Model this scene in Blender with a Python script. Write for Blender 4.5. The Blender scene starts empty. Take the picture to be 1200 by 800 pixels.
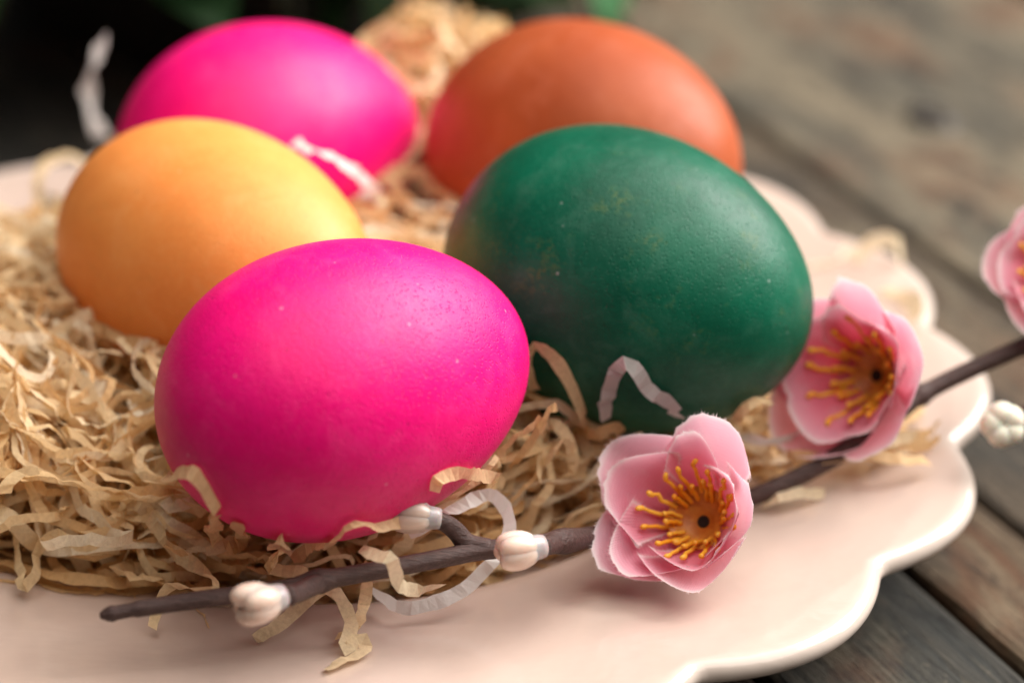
import bpy, math, random
import numpy as np
from mathutils import Vector, Matrix

# ---------------------------------------------------------------- camera, light, exposure
scene = bpy.context.scene
MM = 0.001                       # everything below is written in millimetres
PITCH, LENS, DIST, ZREF = math.radians(28), 100.0, 430.0, 22.0
FWD = np.array([0, math.cos(PITCH), -math.sin(PITCH)])
UP = np.array([0, math.sin(PITCH), math.cos(PITCH)])
CAM = np.array([0, 0, ZREF]) - FWD * DIST
cam_data = bpy.data.cameras.new('camera')
cam = bpy.data.objects.new('camera', cam_data)
scene.collection.objects.link(cam)
cam.location = CAM * MM
cam.rotation_euler = (math.pi / 2 - PITCH, 0, 0)
cam_data.lens = LENS
cam_data.sensor_width = 36
cam_data.clip_start = 0.01
cam_data.clip_end = 20
cam_data.dof.use_dof = True
cam_data.dof.focus_distance = 0.374
cam_data.dof.aperture_fstop = 8.6
cam_data.dof.aperture_blades = 0
scene.camera = cam

world = bpy.data.worlds.new('World')
scene.world = world
world.use_nodes = True
bg = world.node_tree.nodes['Background']
bg.inputs['Color'].default_value = (1.0, 0.93, 0.86, 1)
bg.inputs['Strength'].default_value = 0.07

wl = bpy.data.lights.new('window_light', 'AREA')
wl.shape = 'RECTANGLE'
wl.size, wl.size_y = 1.05, 1.05
wl.energy = 41
wl.color = (1.0, 0.97, 0.93)
win = bpy.data.objects.new('window_light', wl)
scene.collection.objects.link(win)
LDIR = Vector((0.68, 0.40, 0.60)).normalized()
win.location = Vector((0, 0, 0.03)) + LDIR * 1.35
win.rotation_euler = (-LDIR).to_track_quat('-Z', 'Y').to_euler()

rl = bpy.data.lights.new('overhead_fill', 'AREA')  # added overhead fill, stands in for soft bounce from above; no actual lamp
rl.shape = 'RECTANGLE'
rl.size, rl.size_y = 2.0, 2.0
rl.energy = 43
rl.color = (1.0, 0.95, 0.88)
fill = bpy.data.objects.new('overhead_fill', rl)
scene.collection.objects.link(fill)
fill.location = (0.48, -0.06, 1.45)
fill.rotation_euler = (Vector((-0.48, 0.06, -1.42))).to_track_quat('-Z', 'Y').to_euler()

scene.view_settings.view_transform = 'Standard'
scene.view_settings.look = 'None'
scene.view_settings.gamma = 1
scene.view_settings.exposure = 0.0

rng = np.random.default_rng(7)
random.seed(7)
COL = scene.collection
KPX = 1200 * LENS / 36


def bp(px, py, z):
    """pixel of the 1200x800 photograph -> point at height z (mm)"""
    d = FWD + (px - 600) / KPX * np.array([1.0, 0, 0]) + (400 - py) / KPX * UP
    return CAM + d * (z - CAM[2]) / d[2]


def project(P):
    v = np.asarray(P) - CAM
    z = v @ FWD
    return np.stack([600 + KPX * v[..., 0] / z, 400 - KPX * (v @ UP) / z], -1)


# ---------------------------------------------------------------- helpers
def mesh_obj(name, verts, faces, mat, parent=None, smooth=True, attrs=None, loc=None):
    me = bpy.data.meshes.new(name)
    v = np.asarray(verts, float)
    if loc is not None:
        v = v - np.asarray(loc)
    me.from_pydata((v * MM).tolist(), [], [tuple(int(i) for i in f) for f in faces])
    if smooth:
        me.polygons.foreach_set('use_smooth', [True] * len(me.polygons))
    if attrs:
        for k, a in attrs.items():
            at = me.attributes.new(k, 'FLOAT', 'POINT')
            at.data.foreach_set('value', np.asarray(a, np.float32))
    me.materials.append(mat)
    me.update()
    o = bpy.data.objects.new(name, me)
    COL.objects.link(o)
    if loc is not None:
        o.location = np.asarray(loc) * MM
    if parent is not None:
        o.parent = parent
        if loc is None:
            o.matrix_parent_inverse = Matrix.Translation(-parent_world(parent))
    return o


def parent_world(p):
    loc = Vector((0, 0, 0))
    while p is not None:
        if p.parent is None or p.matrix_parent_inverse == Matrix.Identity(4):
            loc += p.location
        else:
            loc += p.location + p.matrix_parent_inverse.to_translation()
        p = p.parent
    return loc


def tag(o, label=None, cat=None, group=None, kind=None):
    if label: o['label'] = label
    if cat: o['category'] = cat
    if group: o['group'] = group
    if kind: o['kind'] = kind
    return o


def empty(name, loc):
    o = bpy.data.objects.new(name, None)
    o.empty_display_size = 0.01
    COL.objects.link(o)
    o.location = np.asarray(loc) * MM
    return o


def grid_faces(n, m, closed=False):
    f = []
    for i in range(n - 1):
        for j in range(m if closed else m - 1):
            k = (j + 1) % m
            f.append((i * m + j, i * m + k, (i + 1) * m + k, (i + 1) * m + j))
    return f


def norm(v):
    v = np.asarray(v, float)
    return v / np.linalg.norm(v)


def catmull(pts, n):
    P = np.asarray(pts, float)
    P = np.vstack([2 * P[0] - P[1], P, 2 * P[-1] - P[-2]])
    out = []
    for i in range(1, len(P) - 2):
        t = np.linspace(0, 1, n, endpoint=False)[:, None]
        a, b, c, d = P[i - 1], P[i], P[i + 1], P[i + 2]
        out.append(0.5 * (2 * b + (c - a) * t + (2 * a - 5 * b + 4 * c - d) * t ** 2 + (3 * b - a - 3 * c + d) * t ** 3))
    out.append(P[-2][None])
    return np.vstack(out)


def frames(P):
    T = np.gradient(P, axis=0)
    T /= np.linalg.norm(T, axis=1)[:, None] + 1e-9
    N = np.zeros_like(P)
    n = np.cross(T[0], [0, 0, 1.0])
    if np.linalg.norm(n) < 1e-3: n = np.array([1.0, 0, 0])
    n = norm(n)
    for i in range(len(P)):
        n = n - T[i] * (n @ T[i])
        n = norm(n)
        N[i] = n
    return T, N, np.cross(T, N)


def tube(P, R, seg=14, ridge=0.0, seed=0):
    """tapered tube with closed ends; R per point"""
    P = np.asarray(P, float)
    R = np.asarray(R, float) * np.ones(len(P))
    T, N, B = frames(P)
    a = np.linspace(0, 2 * math.pi, seg, endpoint=False)
    r = np.random.default_rng(seed)
    prof = 1 + ridge * r.uniform(-1, 1, seg)
    V = P[:, None] + (R[:, None] * prof)[..., None] * (np.cos(a)[None, :, None] * N[:, None] + np.sin(a)[None, :, None] * B[:, None])
    V = V.reshape(-1, 3)
    F = grid_faces(len(P), seg, True)
    F.append(tuple(range(seg - 1, -1, -1)))
    F.append(tuple(range((len(P) - 1) * seg, len(P) * seg)))
    return V, F


# ---------------------------------------------------------------- material helper
class Mat:
    def __init__(self, name):
        self.m = bpy.data.materials.new(name)
        self.m.use_nodes = True
        self.t = self.m.node_tree
        self.b = self.t.nodes['Principled BSDF']
        self.out = self.t.nodes['Material Output']

    def n(self, typ, **kw):
        nd = self.t.nodes.new(typ)
        for k, v in kw.items():
            if k.startswith('i_'):
                key = k[2:].replace('_', ' ')
                nd.inputs[key].default_value = v
            else:
                setattr(nd, k, v)
        return nd

    def l(self, a, b):
        self.t.links.new(a, b)

    def coords(self, scale=1000.0, sc3=None):
        c = self.n('ShaderNodeTexCoord')
        mp = self.n('ShaderNodeMapping')
        mp.inputs['Scale'].default_value = sc3 or (scale, scale, scale)
        self.l(c.outputs['Object'], mp.inputs['Vector'])
        return mp.outputs['Vector']

    def noise(self, vec, scale, detail=4, rough=0.55, dist=0):
        nd = self.n('ShaderNodeTexNoise')
        nd.inputs['Scale'].default_value = scale
        nd.inputs['Detail'].default_value = detail
        nd.inputs['Roughness'].default_value = rough
        nd.inputs['Distortion'].default_value = dist
        self.l(vec, nd.inputs['Vector'])
        return nd.outputs['Fac']

    def ramp(self, fac, stops, interp='LINEAR'):
        nd = self.n('ShaderNodeValToRGB')
        cr = nd.color_ramp
        cr.interpolation = interp
        while len(cr.elements) < len(stops): cr.elements.new(0.5)
        for e, (p, c) in zip(cr.elements, stops):
            e.position = p
            e.color = (*c, 1) if not np.isscalar(c) else (c, c, c, 1)
        self.l(fac, nd.inputs['Fac'])
        return nd.outputs['Color']

    def mix(self, fac, a, b, mode='MIX'):
        nd = self.n('ShaderNodeMix', data_type='RGBA', blend_type=mode)
        for sock, v in ((nd.inputs['Factor'], fac), (nd.inputs['A'], a), (nd.inputs['B'], b)):
            if hasattr(v, 'is_linked'): self.l(v, sock)
            elif np.isscalar(v): sock.default_value = v
            else: sock.default_value = (*v, 1)
        return nd.outputs['Result']

    def math(self, op, a, b=0.0):
        nd = self.n('ShaderNodeMath', operation=op)
        for sock, v in ((nd.inputs[0], a), (nd.inputs[1], b)):
            if hasattr(v, 'is_linked'): self.l(v, sock)
            else: sock.default_value = v
        return nd.outputs[0]

    def attr(self, name):
        return self.n('ShaderNodeAttribute', attribute_name=name).outputs['Fac']

    def bump(self, h, strength, dist, prev=None):
        nd = self.n('ShaderNodeBump')
        nd.inputs['Strength'].default_value = strength
        nd.inputs['Distance'].default_value = dist
        self.l(h, nd.inputs['Height'])
        if prev is not None: self.l(prev, nd.inputs['Normal'])
        return nd.outputs['Normal']

    def set(self, **kw):
        for k, v in kw.items():
            s = self.b.inputs[k.replace('_', ' ')]
            if hasattr(v, 'is_linked'): self.l(v, s)
            elif isinstance(v, tuple) and len(v) == 3 and s.type == 'RGBA': s.default_value = (*v, 1)
            else: s.default_value = v
        return self


def egg_material(name, base, deep, rough, pores, flecks, seed, worn=0.0, worn_col=(0.3, 0.25, 0.08), sss=0.04):
    M = Mat(name)
    v = M.coords(1000.0)
    big = M.noise(v, 0.055 + seed * 0.003, 3)
    fine = M.noise(v, 1.1, 3)
    col = M.mix(M.ramp(big, [(0.35, 0.0), (0.7, 1.0)]), deep, base)
    col = M.mix(M.math('MULTIPLY', M.ramp(fine, [(0.45, 0.0), (0.75, 1.0)]), 0.22), col, tuple(min(1, c * 1.25 + 0.01) for c in base))
    mot = M.noise(v, 0.16, 6, 0.7, 0.6)
    col = M.mix(M.math('MULTIPLY', M.ramp(mot, [(0.50, 0.0), (0.68, 1.0)]), 0.26), col, tuple(min(1, c * 1.1 + 0.07) for c in base))
    col = M.mix(M.math('MULTIPLY', M.ramp(mot, [(0.32, 1.0), (0.46, 0.0)]), 0.22), col, tuple(c * 0.7 for c in base))
    # pores: small dimples
    vo = M.n('ShaderNodeTexVoronoi', feature='F1')
    vo.inputs['Scale'].default_value = 1.8
    vo.inputs['Randomness'].default_value = 1.0
    M.l(v, vo.inputs['Vector'])
    dim = M.ramp(vo.outputs['Distance'], [(0.05, 0.0), (0.32, 1.0)])
    col = M.mix(M.math('MULTIPLY', M.math('SUBTRACT', 1.0, dim), 0.34 * pores), col, tuple(c * 0.55 for c in base))
    # sparse flecks and scuffs
    vf = M.n('ShaderNodeTexVoronoi', feature='F1')
    vf.inputs['Scale'].default_value = 0.32
    M.l(v, vf.inputs['Vector'])
    near = M.ramp(vf.outputs['Distance'], [(0.05, 1.0), (0.10, 0.0)])
    sep = M.n('ShaderNodeSeparateColor')
    M.l(vf.outputs['Color'], sep.inputs['Color'])
    some = M.ramp(sep.outputs[0], [(0.5, 0.0), (0.54, 1.0)])
    kind = M.ramp(sep.outputs[1], [(0.49, 0.0), (0.51, 1.0)])
    fcol = M.mix(kind, tuple(c * 0.35 for c in base), tuple(min(1, c * 0.7 + 0.28) for c in base))
    fl = M.math('MULTIPLY', M.math('MULTIPLY', near, some), flecks)
    col = M.mix(fl, col, fcol)
    if worn:
        w = M.noise(v, 0.11, 6, 0.7)
        wm = M.math('MULTIPLY', M.ramp(w, [(0.57, 0.0), (0.68, 1.0)]), M.ramp(fine, [(0.45, 0.0), (0.6, 1.0)]))
        col = M.mix(M.math('MULTIPLY', wm, worn), col, worn_col)
        w2 = M.noise(v, 0.9, 4, 0.65)
        col = M.mix(M.math('MULTIPLY', M.ramp(w2, [(0.60, 0.0), (0.70, 1.0)]), worn * 0.8), col, tuple(c * 0.3 for c in base))
    h = M.math('ADD', M.math('MULTIPLY', dim, 0.9), M.math('MULTIPLY', M.noise(v, 1.7, 4, 0.65), 0.8))
    nrm = M.bump(h, 0.55 * pores, 0.00016)
    nrm = M.bump(M.noise(v, 0.12, 2), 0.25, 0.0006, nrm)
    rr = M.ramp(M.noise(v, 0.25, 3), [(0.3, rough - 0.04), (0.7, rough + 0.06)])
    M.set(Base_Color=col, Roughness=rr, Normal=nrm, Subsurface_Weight=sss, Subsurface_Scale=0.002)
    M.b.inputs['Subsurface Radius'].default_value = (1.0, 0.4, 0.3)
    M.b.inputs['Specular IOR Level'].default_value = 0.27 if 'green' not in name else 0.25
    return M.m


# ---------------------------------------------------------------- table: planks under everything
def wood_material():
    M = Mat('weathered_wood')
    c = M.n('ShaderNodeTexCoord')
    oi = M.n('ShaderNodeObjectInfo')
    add = M.n('ShaderNodeVectorMath', operation='MULTIPLY_ADD')
    cmb = M.n('ShaderNodeCombineXYZ')
    M.l(oi.outputs['Random'], cmb.inputs[0]); M.l(oi.outputs['Random'], cmb.inputs[1])
    add.inputs[1].default_value = (1, 1, 1)
    sc = M.n('ShaderNodeVectorMath', operation='SCALE'); sc.inputs['Scale'].default_value = 3.0
    M.l(cmb.outputs[0], sc.inputs[0])
    M.l(c.outputs['Object'], add.inputs[0]); M.l(sc.outputs[0], add.inputs[2])
    mp = M.n('ShaderNodeMapping'); mp.inputs['Scale'].default_value = (60, 1000, 400)   # grain runs along x
    M.l(add.outputs[0], mp.inputs['Vector'])
    g = mp.outputs['Vector']
    mp2 = M.n('ShaderNodeMapping'); mp2.inputs['Scale'].default_value = (400, 1000, 1000)
    M.l(add.outputs[0], mp2.inputs['Vector'])
    b = mp2.outputs['Vector']
    base = M.n('ShaderNodeAttribute', attribute_name='tone', attribute_type='OBJECT').outputs['Color']
    grain = M.noise(g, 0.55, 8, 0.65, 0.6)
    fine = M.noise(g, 2.2, 5, 0.7)
    blot = M.noise(b, 0.030, 5, 0.55, 0.8)
    blot2 = M.noise(b, 0.045, 6, 0.6, 0.4)
    col = M.mix(M.ramp(grain, [(0.35, 0.0), (0.65, 1.0)]), M.mix(0.45, base, (0.01, 0.009, 0.008)), M.mix(0.35, base, (0.26, 0.19, 0.125)))
    col = M.mix(M.math('MULTIPLY', M.ramp(blot, [(0.45, 0.0), (0.60, 1.0)]), 0.65), col, (0.050, 0.052, 0.048))
    col = M.mix(M.math('MULTIPLY', M.ramp(blot2, [(0.52, 0.0), (0.60, 1.0)]), 0.6), col, (0.17, 0.075, 0.04))
    pale = M.noise(b, 0.045, 7, 0.68, 1.0)
    col = M.mix(M.math('MULTIPLY', M.ramp(pale, [(0.53, 0.0), (0.64, 1.0)]), 0.6), col, M.mix(0.5, base, (0.34, 0.29, 0.20)))
    worn = M.noise(g, 1.1, 9, 0.75, 0.3)
    col = M.mix(M.ramp(worn, [(0.56, 0.0), (0.66, 0.55)]), col, M.mix(0.5, base, (0.34, 0.28, 0.19)))
    col = M.mix(M.ramp(fine, [(0.34, 0.85), (0.47, 0.0)]), col, (0.010, 0.009, 0.008))
    mid = M.noise(b, 0.13, 8, 0.72, 0.8)
    col = M.mix(M.ramp(mid, [(0.36, 0.8), (0.47, 0.0)]), col, (0.014, 0.013, 0.013))
    col = M.mix(M.ramp(mid, [(0.57, 0.0), (0.68, 0.6)]), col, M.mix(0.4, base, (0.36, 0.27, 0.17)))
    chips = M.noise(M.coords(1000.0), 0.45, 6, 0.75)
    col = M.mix(M.ramp(chips, [(0.64, 0.0), (0.70, 0.7)]), col, (0.34, 0.28, 0.20))
    pits = M.noise(M.coords(1000.0), 0.9, 5, 0.7)
    col = M.mix(M.ramp(pits, [(0.30, 0.8), (0.38, 0.0)]), col, (0.012, 0.010, 0.010))
    h = M.math('ADD', M.math('MULTIPLY', grain, 1.0), M.math('MULTIPLY', fine, 0.6))
    nrm = M.bump(h, 0.8, 0.0010)
    col = M.mix(0.28, col, (0.0, 0.0, 0.0))
    M.set(Base_Color=col, Roughness=M.ramp(blot2, [(0.3, 0.5), (0.7, 0.75)]), Normal=nrm)
    M.b.inputs['Specular IOR Level'].default_value = 0.16
    return M.m


wood = wood_material()
Md = Mat('dark_gap'); Md.set(Base_Color=(0.012, 0.01, 0.009), Roughness=0.9)
TW, TL = 620, 760
PD = norm([0.447, -0.894, 0]); PN = np.array([0.894, 0.447, 0])     # plank direction, across
ang = math.atan2(PD[1], PD[0])


def box(x0, x1, y0, y1, z0, z1):
    V = [(x, y, z) for z in (z0, z1) for y in (y0, y1) for x in (x0, x1)]
    return V, [(0, 2, 3, 1), (4, 5, 7, 6), (0, 1, 5, 4), (2, 6, 7, 3), (0, 4, 6, 2), (1, 3, 7, 5)]


tv, tf = box(-TL, TL, -560, 560, -34, -13)
table = mesh_obj('tabletop', tv, tf, Md.m, smooth=False)
table.rotation_euler = (0, 0, ang)
tag(table, kind='structure')
table['label'] = 'weathered dark plank tabletop'
joints = [-540, -470, -415, -330, -262, -205, -150, -98, -48, 5.5, 39.1, 59.9, 100.8, 191, 262, 330, 415, 540]
tones = {5.5: (0.040, 0.047, 0.048), 39.1: (0.17, 0.11, 0.065), 59.9: (0.13, 0.095, 0.066), 100.8: (0.30, 0.25, 0.175),
         191: (0.13, 0.10, 0.07), -48: (0.05, 0.052, 0.052)}
pr = np.random.default_rng(5)
for a, b in zip(joints[:-1], joints[1:]):
    # rounded, slightly uneven plank: cross profile swept along its length
    w0, w1 = a + 0.9, b - 0.9
    top = pr.uniform(-0.4, 0.0)
    n = 90
    xs = np.linspace(-TL, TL, n)
    wob0 = np.interp(xs, np.linspace(-TL, TL, 60), pr.normal(0, 0.35, 60))
    wob1 = np.interp(xs, np.linspace(-TL, TL, 60), pr.normal(0, 0.35, 60))
    V = []
    for i, x in enumerate(xs):
        y0, y1 = w0 + wob0[i], w1 + wob1[i]
        for (y, z) in ((y0, -13.2), (y0, top - 1.6), (y0 + 0.5, top - 0.5), (y0 + 1.6, top), (y1 - 1.6, top), (y1 - 0.5, top - 0.5), (y1, top - 1.6), (y1, -13.2)):
            V.append((x, y, z))
    F = grid_faces(n, 8)
    F += [tuple(range(8)), tuple(range((n - 1) * 8 + 7, (n - 1) * 8 - 1, -1))]
    p = mesh_obj('plank', V, F, wood, smooth=False)
    p.parent = table
    p['tone'] = tones.get(a, tuple(float(t) for t in np.array((0.14, 0.115, 0.09)) * pr.uniform(0.6, 1.4)))

kn = bp(1090, 140, 0)
Mk = Mat('knot_wood')
Mk.set(Base_Color=Mk.mix(Mk.noise(Mk.coords(1000.0), 0.6, 4), (0.02, 0.016, 0.013), (0.055, 0.04, 0.03)), Roughness=0.6)
kv = [(0, 0, 0.35)] + [(q * 1.5 * math.cos(t) * (1 + 0.12 * math.sin(3 * t)), q * math.sin(t), z) for q, z in ((2.4, 0.4), (4.4, 0.15), (4.8, -1.5)) for t in np.linspace(0, 2 * math.pi, 24, endpoint=False)]
kf = [(0, 1 + i, 1 + (i + 1) % 24) for i in range(24)] + [tuple(1 + k for k in f) for f in grid_faces(3, 24, True)]
ko = mesh_obj('knot', kv, kf, Mk.m)
ko.parent = table
ko.location = (table.rotation_euler.to_matrix().inverted() @ Vector(kn)) * MM

# ---------------------------------------------------------------- scalloped plate
PC = np.array([-26.0, 0.0])
NL = 16
RP, RN = 98.7, 92.9
TH0 = math.radians(32.35 + 11.25)


def edge_r(th):
    s = np.abs(np.cos(NL / 2 * (th - TH0)))
    s = np.sqrt(s ** 2 + 0.012) - 0.05
    return RN + (RP - RN) * np.clip(s, 0, 1.05) ** 0.85


def plate_top(x, y):
    """height of the plate's upper face"""
    dx, dy = np.asarray(x) - PC[0], np.asarray(y) - PC[1]
    r = np.hypot(dx, dy)
    th = np.arctan2(dy, dx)
    t = edge_r(th) - r
    return top_profile(r, t, th)


def sm(a, b, x):
    t = np.clip((x - a) / (b - a), 0, 1)
    return t * t * (3 - 2 * t)


def top_profile(r, t, th):
    z = 8.0 + 4.2 * sm(51.5, 57.5, r) + 4.6 * np.clip((r - 57) / 35, 0, 1) ** 1.3
    lobe = np.abs(np.sin(NL / 2 * (th - TH0)))          # 1 at a notch
    z = z + 1.1 * lobe ** 4 * sm(30, 8, t) * sm(0, 6, t)       # soft ridge running in from each notch
    z = z + 4.4 * np.exp(-(np.maximum(t - 2.0, 0) / 2.3) ** 2) * sm(14, 3, t)
    return z


Mp = Mat('pink_glaze')
v = Mp.coords(1000.0)
lip = Mp.attr('lip')
mott = Mp.noise(v, 0.035, 4)
col = Mp.mix(Mp.ramp(mott, [(0.35, 0.0), (0.7, 1.0)]), (0.525, 0.395, 0.335), (0.565, 0.44, 0.38))
col = Mp.mix(lip, col, (0.60, 0.52, 0.46))
specks = Mp.noise(v, 1.3, 2)
col = Mp.mix(Mp.ramp(specks, [(0.78, 0.0), (0.80, 0.4)]), col, (0.4, 0.27, 0.2))
streak = Mp.noise(Mp.coords(sc3=(160, 1000, 160)), 0.22, 4, 0.6, 1.2)
nrm = Mp.bump(streak, 0.10, 0.0006)
nrm = Mp.bump(Mp.noise(v, 0.09, 3), 0.35, 0.0009, nrm)
Mp.set(Base_Color=col, Roughness=Mp.ramp(streak, [(0.35, 0.08), (0.75, 0.17)]), Normal=nrm)
Mp.b.inputs['Specular IOR Level'].default_value = 0.55

na = 640
th = np.linspace(0, 2 * math.pi, na, endpoint=False)
er = edge_r(th)
rows, lipa = [], []
# inside out over the top: fractions of the way from centre to edge, then the rolled lip, then the underside
for fr in [0.0005, 0.12, 0.25, 0.38, 0.46, 0.50, 0.53, 0.55, 0.57, 0.585, 0.60, 0.62, 0.66, 0.70, 0.74]:
    r = fr * 95 * np.ones(na); rows.append((r, top_profile(r, er - r, th))); lipa.append(np.zeros(na))
for t in [22, 19, 16, 13, 11, 9.5, 8, 7, 6, 5.2, 4.6, 4.0, 3.5, 3.0, 2.5, 2.0]:
    r = er - t; rows.append((r, top_profile(r, er - t, th))); lipa.append(0.55 * sm(3.2, 1.6, t) * np.ones(na))
zt = rows[-1][1]
for k in range(1, 13):
    a = math.pi * k / 12
    rows.append((er - 2.0 + 2.0 * math.sin(a), zt - 1.75 + 1.75 * math.cos(a))); lipa.append((0.7 if k < 9 else 0.6) * np.ones(na))
for t, dz in [(6, 0.5), (12, 1.6), (22, 4.0), (32, 7.5)]:
    rows.append((er - t, np.maximum(zt - 3.5 - dz, 2.5))); lipa.append(0.2 * np.ones(na))
for r, z in [(55, 3.0), (53, 0.6), (50, 0.35), (48.5, 2.2), (20, 2.6), (0.05, 2.6)]:
    rows.append((r * np.ones(na), z * np.ones(na))); lipa.append(np.zeros(na))
V = np.concatenate([np.stack([PC[0] + r * np.cos(th), PC[1] + r * np.sin(th), z], -1) for r, z in rows])
plate = mesh_obj('scalloped_plate', V, grid_faces(len(rows), na, True), Mp.m, attrs={'lip': np.concatenate(lipa)}, loc=(PC[0], PC[1], 0))
tag(plate, 'pale pink glazed plate with a scalloped whitish rim on the plank table', 'plate')

# ---------------------------------------------------------------- eggs
EGGS = {   # centre, azimuth, elevation (degrees), length, width
    'front': ((-21.4, -50.3, 42.2), 42, -6, 55.6, 38.9),
    'green': ((16.6, -16.3, 40.0), 330, -1, 55.3, 43.9),
    'yellow': ((-42.9, -7.2, 39.5), 313, 5, 57.2, 38.6),
    'pink': ((-38.7, 42.4, 34.2), 46, -8, 54.4, 42.3),
    'orange': ((11.6, 33.0, 37.5), 313, 12, 57.4, 43.3),
}


def egg_rot(az, el):
    a = np.array([math.cos(el) * math.cos(az), math.cos(el) * math.sin(az), math.sin(el)])
    s = norm(np.cross([0, 0, 1], a))
    return np.stack([a, s, np.cross(a, s)], 1)


EG = {}
for k, (c, az, el, L, W) in EGGS.items():
    EG[k] = (np.array(c), egg_rot(math.radians(az), math.radians(el)), L, W)
egg_mats = {
    'front': egg_material('magenta_dye', (0.90, 0.001, 0.195), (0.82, 0.001, 0.155), 0.42, 1.0, 0.55, 1),
    'pink': egg_material('magenta_dye_plain', (0.90, 0.002, 0.185), (0.83, 0.001, 0.15), 0.42, 0.6, 0.3, 2),
    'yellow': egg_material('amber_dye', (0.95, 0.34, 0.085), (0.90, 0.28, 0.060), 0.45, 0.6, 0.3, 3, sss=0.08),
    'orange': egg_material('rust_orange_dye', (0.43, 0.090, 0.027), (0.34, 0.062, 0.017), 0.44, 0.6, 0.3, 4),
    'green': egg_material('green_dye', (0.0005, 0.112, 0.058), (0.0005, 0.070, 0.036), 0.40, 0.8, 0.55, 5, worn=0.45, worn_col=(0.10, 0.14, 0.03), sss=0.0),
}
egg_labels = {
    'front': 'magenta egg with fine pores resting in the paper nest right beside the blossom twig',
    'pink': 'magenta egg lying behind the amber egg beside the rust orange egg',
    'yellow': 'amber yellow egg between the two magenta eggs',
    'orange': 'rust orange dyed egg behind the green egg',
    'green': 'dark green dyed egg with fine specks and worn patches',
}
nu, nv = 72, 96
for k, (c, R, L, W) in EG.items():
    u = np.linspace(0.004, math.pi - 0.004, nu); vv = np.linspace(0, 2 * math.pi, nv, endpoint=False)
    x = L / 2 * np.cos(u); r = W / 2 * np.sin(u) * (1 - 0.1 * np.cos(u))
    P = np.stack([x[:, None] + 0 * vv, r[:, None] * np.cos(vv), r[:, None] * np.sin(vv)], -1).reshape(-1, 3)
    F = grid_faces(nu, nv, True) + [tuple(range(nv - 1, -1, -1)), tuple(range((nu - 1) * nv, nu * nv))]
    base = np.array([c[0], c[1], c[2]])
    o = mesh_obj('egg', P @ R.T + c, F, egg_mats[k], loc=base)
    tag(o, egg_labels[k], 'egg', 'dyed eggs in the nest')


def push_out(P, margin=1.02):
    """move points out of the eggs; also returns how deep the worst ones were"""
    P = P.copy(); worst = np.ones(len(P))
    for k, (c, R, L, W) in EG.items():
        q = (P - c) @ R
        x = np.clip(q[:, 0] / (L / 2), -1, 1)
        rr = np.hypot(q[:, 1], q[:, 2]) / (W / 2 * (1 - 0.1 * x))
        f = np.hypot(q[:, 0] / (L / 2), rr)
        s = f < margin
        worst = np.minimum(worst, f)
        q[s] *= (margin / np.maximum(f[s], 0.05))[:, None]
        P[s] = (q @ R.T + c)[s]
    return P, worst


# ---------------------------------------------------------------- shredded paper nest
def paper_material(name, stops, transl):
    M = Mat(name)
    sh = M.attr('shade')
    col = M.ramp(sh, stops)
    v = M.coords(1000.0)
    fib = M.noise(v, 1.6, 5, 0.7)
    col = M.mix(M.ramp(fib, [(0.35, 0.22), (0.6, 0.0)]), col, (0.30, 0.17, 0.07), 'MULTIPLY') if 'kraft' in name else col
    nrm = M.bump(fib, 0.45, 0.00025)
    M.set(Base_Color=col, Roughness=0.62, Normal=nrm)
    M.b.inputs['Specular IOR Level'].default_value = 0.35
    tr = M.n('ShaderNodeBsdfTranslucent')
    M.l(col, tr.inputs['Color'])
    mx = M.n('ShaderNodeMixShader')
    mx.inputs[0].default_value = transl
    M.l(M.b.outputs[0], mx.inputs[1]); M.l(tr.outputs[0], mx.inputs[2])
    M.l(mx.outputs[0], M.out.inputs['Surface'])
    return M.m


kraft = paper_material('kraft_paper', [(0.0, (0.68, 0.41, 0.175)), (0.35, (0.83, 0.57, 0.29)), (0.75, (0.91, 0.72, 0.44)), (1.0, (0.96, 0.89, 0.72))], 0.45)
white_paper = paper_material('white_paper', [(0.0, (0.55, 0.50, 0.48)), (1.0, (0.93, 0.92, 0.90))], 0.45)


def ribbon(P, width, roll, seed=0, crinkle=0.35, wob=0.12, face=None):
    """strip of paper along P with a roll angle per point; returns V (n*2), F"""
    r = np.random.default_rng(seed)
    P = np.asarray(P, float)
    n = len(P)
    T, N, B = frames(P)
    if face is not None:
        N = np.cross(T, face); N /= np.linalg.norm(N, axis=1)[:, None] + 1e-6
        B = np.cross(T, N)
    roll = np.asarray(roll) * np.ones(n)
    Wd = np.cos(roll)[:, None] * N + np.sin(roll)[:, None] * B
    Nn = np.cross(T, Wd)
    z = crinkle * 1.3 * r.normal(size=n) * (0.35 + 0.65 * np.interp(np.arange(n), np.linspace(0, n, 6), r.random(6)))
    # creases: short straight runs between random folds
    kn_ = max(3, n // 4)
    cr = r.normal(0, crinkle * 1.1, (kn_, 3))
    P = P + np.stack([np.interp(np.arange(n), np.sort(r.uniform(0, n, kn_)), cr[:, i]) for i in range(3)], -1)
    C = P + Nn * z[:, None]
    w = width * (1 + wob * r.normal(size=n))
    w[0] *= 0.8; w[-1] *= 0.8
    skew = r.normal(0, 0.15, n)
    a = C - Wd * (w / 2)[:, None] + T * (skew)[:, None]
    b = C + Wd * (w / 2)[:, None] - T * (skew)[:, None]
    V = np.stack([a, b], 1).reshape(-1, 3)
    return V, grid_faces(n, 2)


def clamp_strip(V, margin=1.02, lift=0.25, plate_only_inside=True):
    V, _ = push_out(V, margin)
    r = np.hypot(V[:, 0] - PC[0], V[:, 1] - PC[1])
    zt = np.where(r < 97, plate_top(V[:, 0], V[:, 1]), 0.3)
    V[:, 2] = np.maximum(V[:, 2], zt + lift)
    return V


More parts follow.
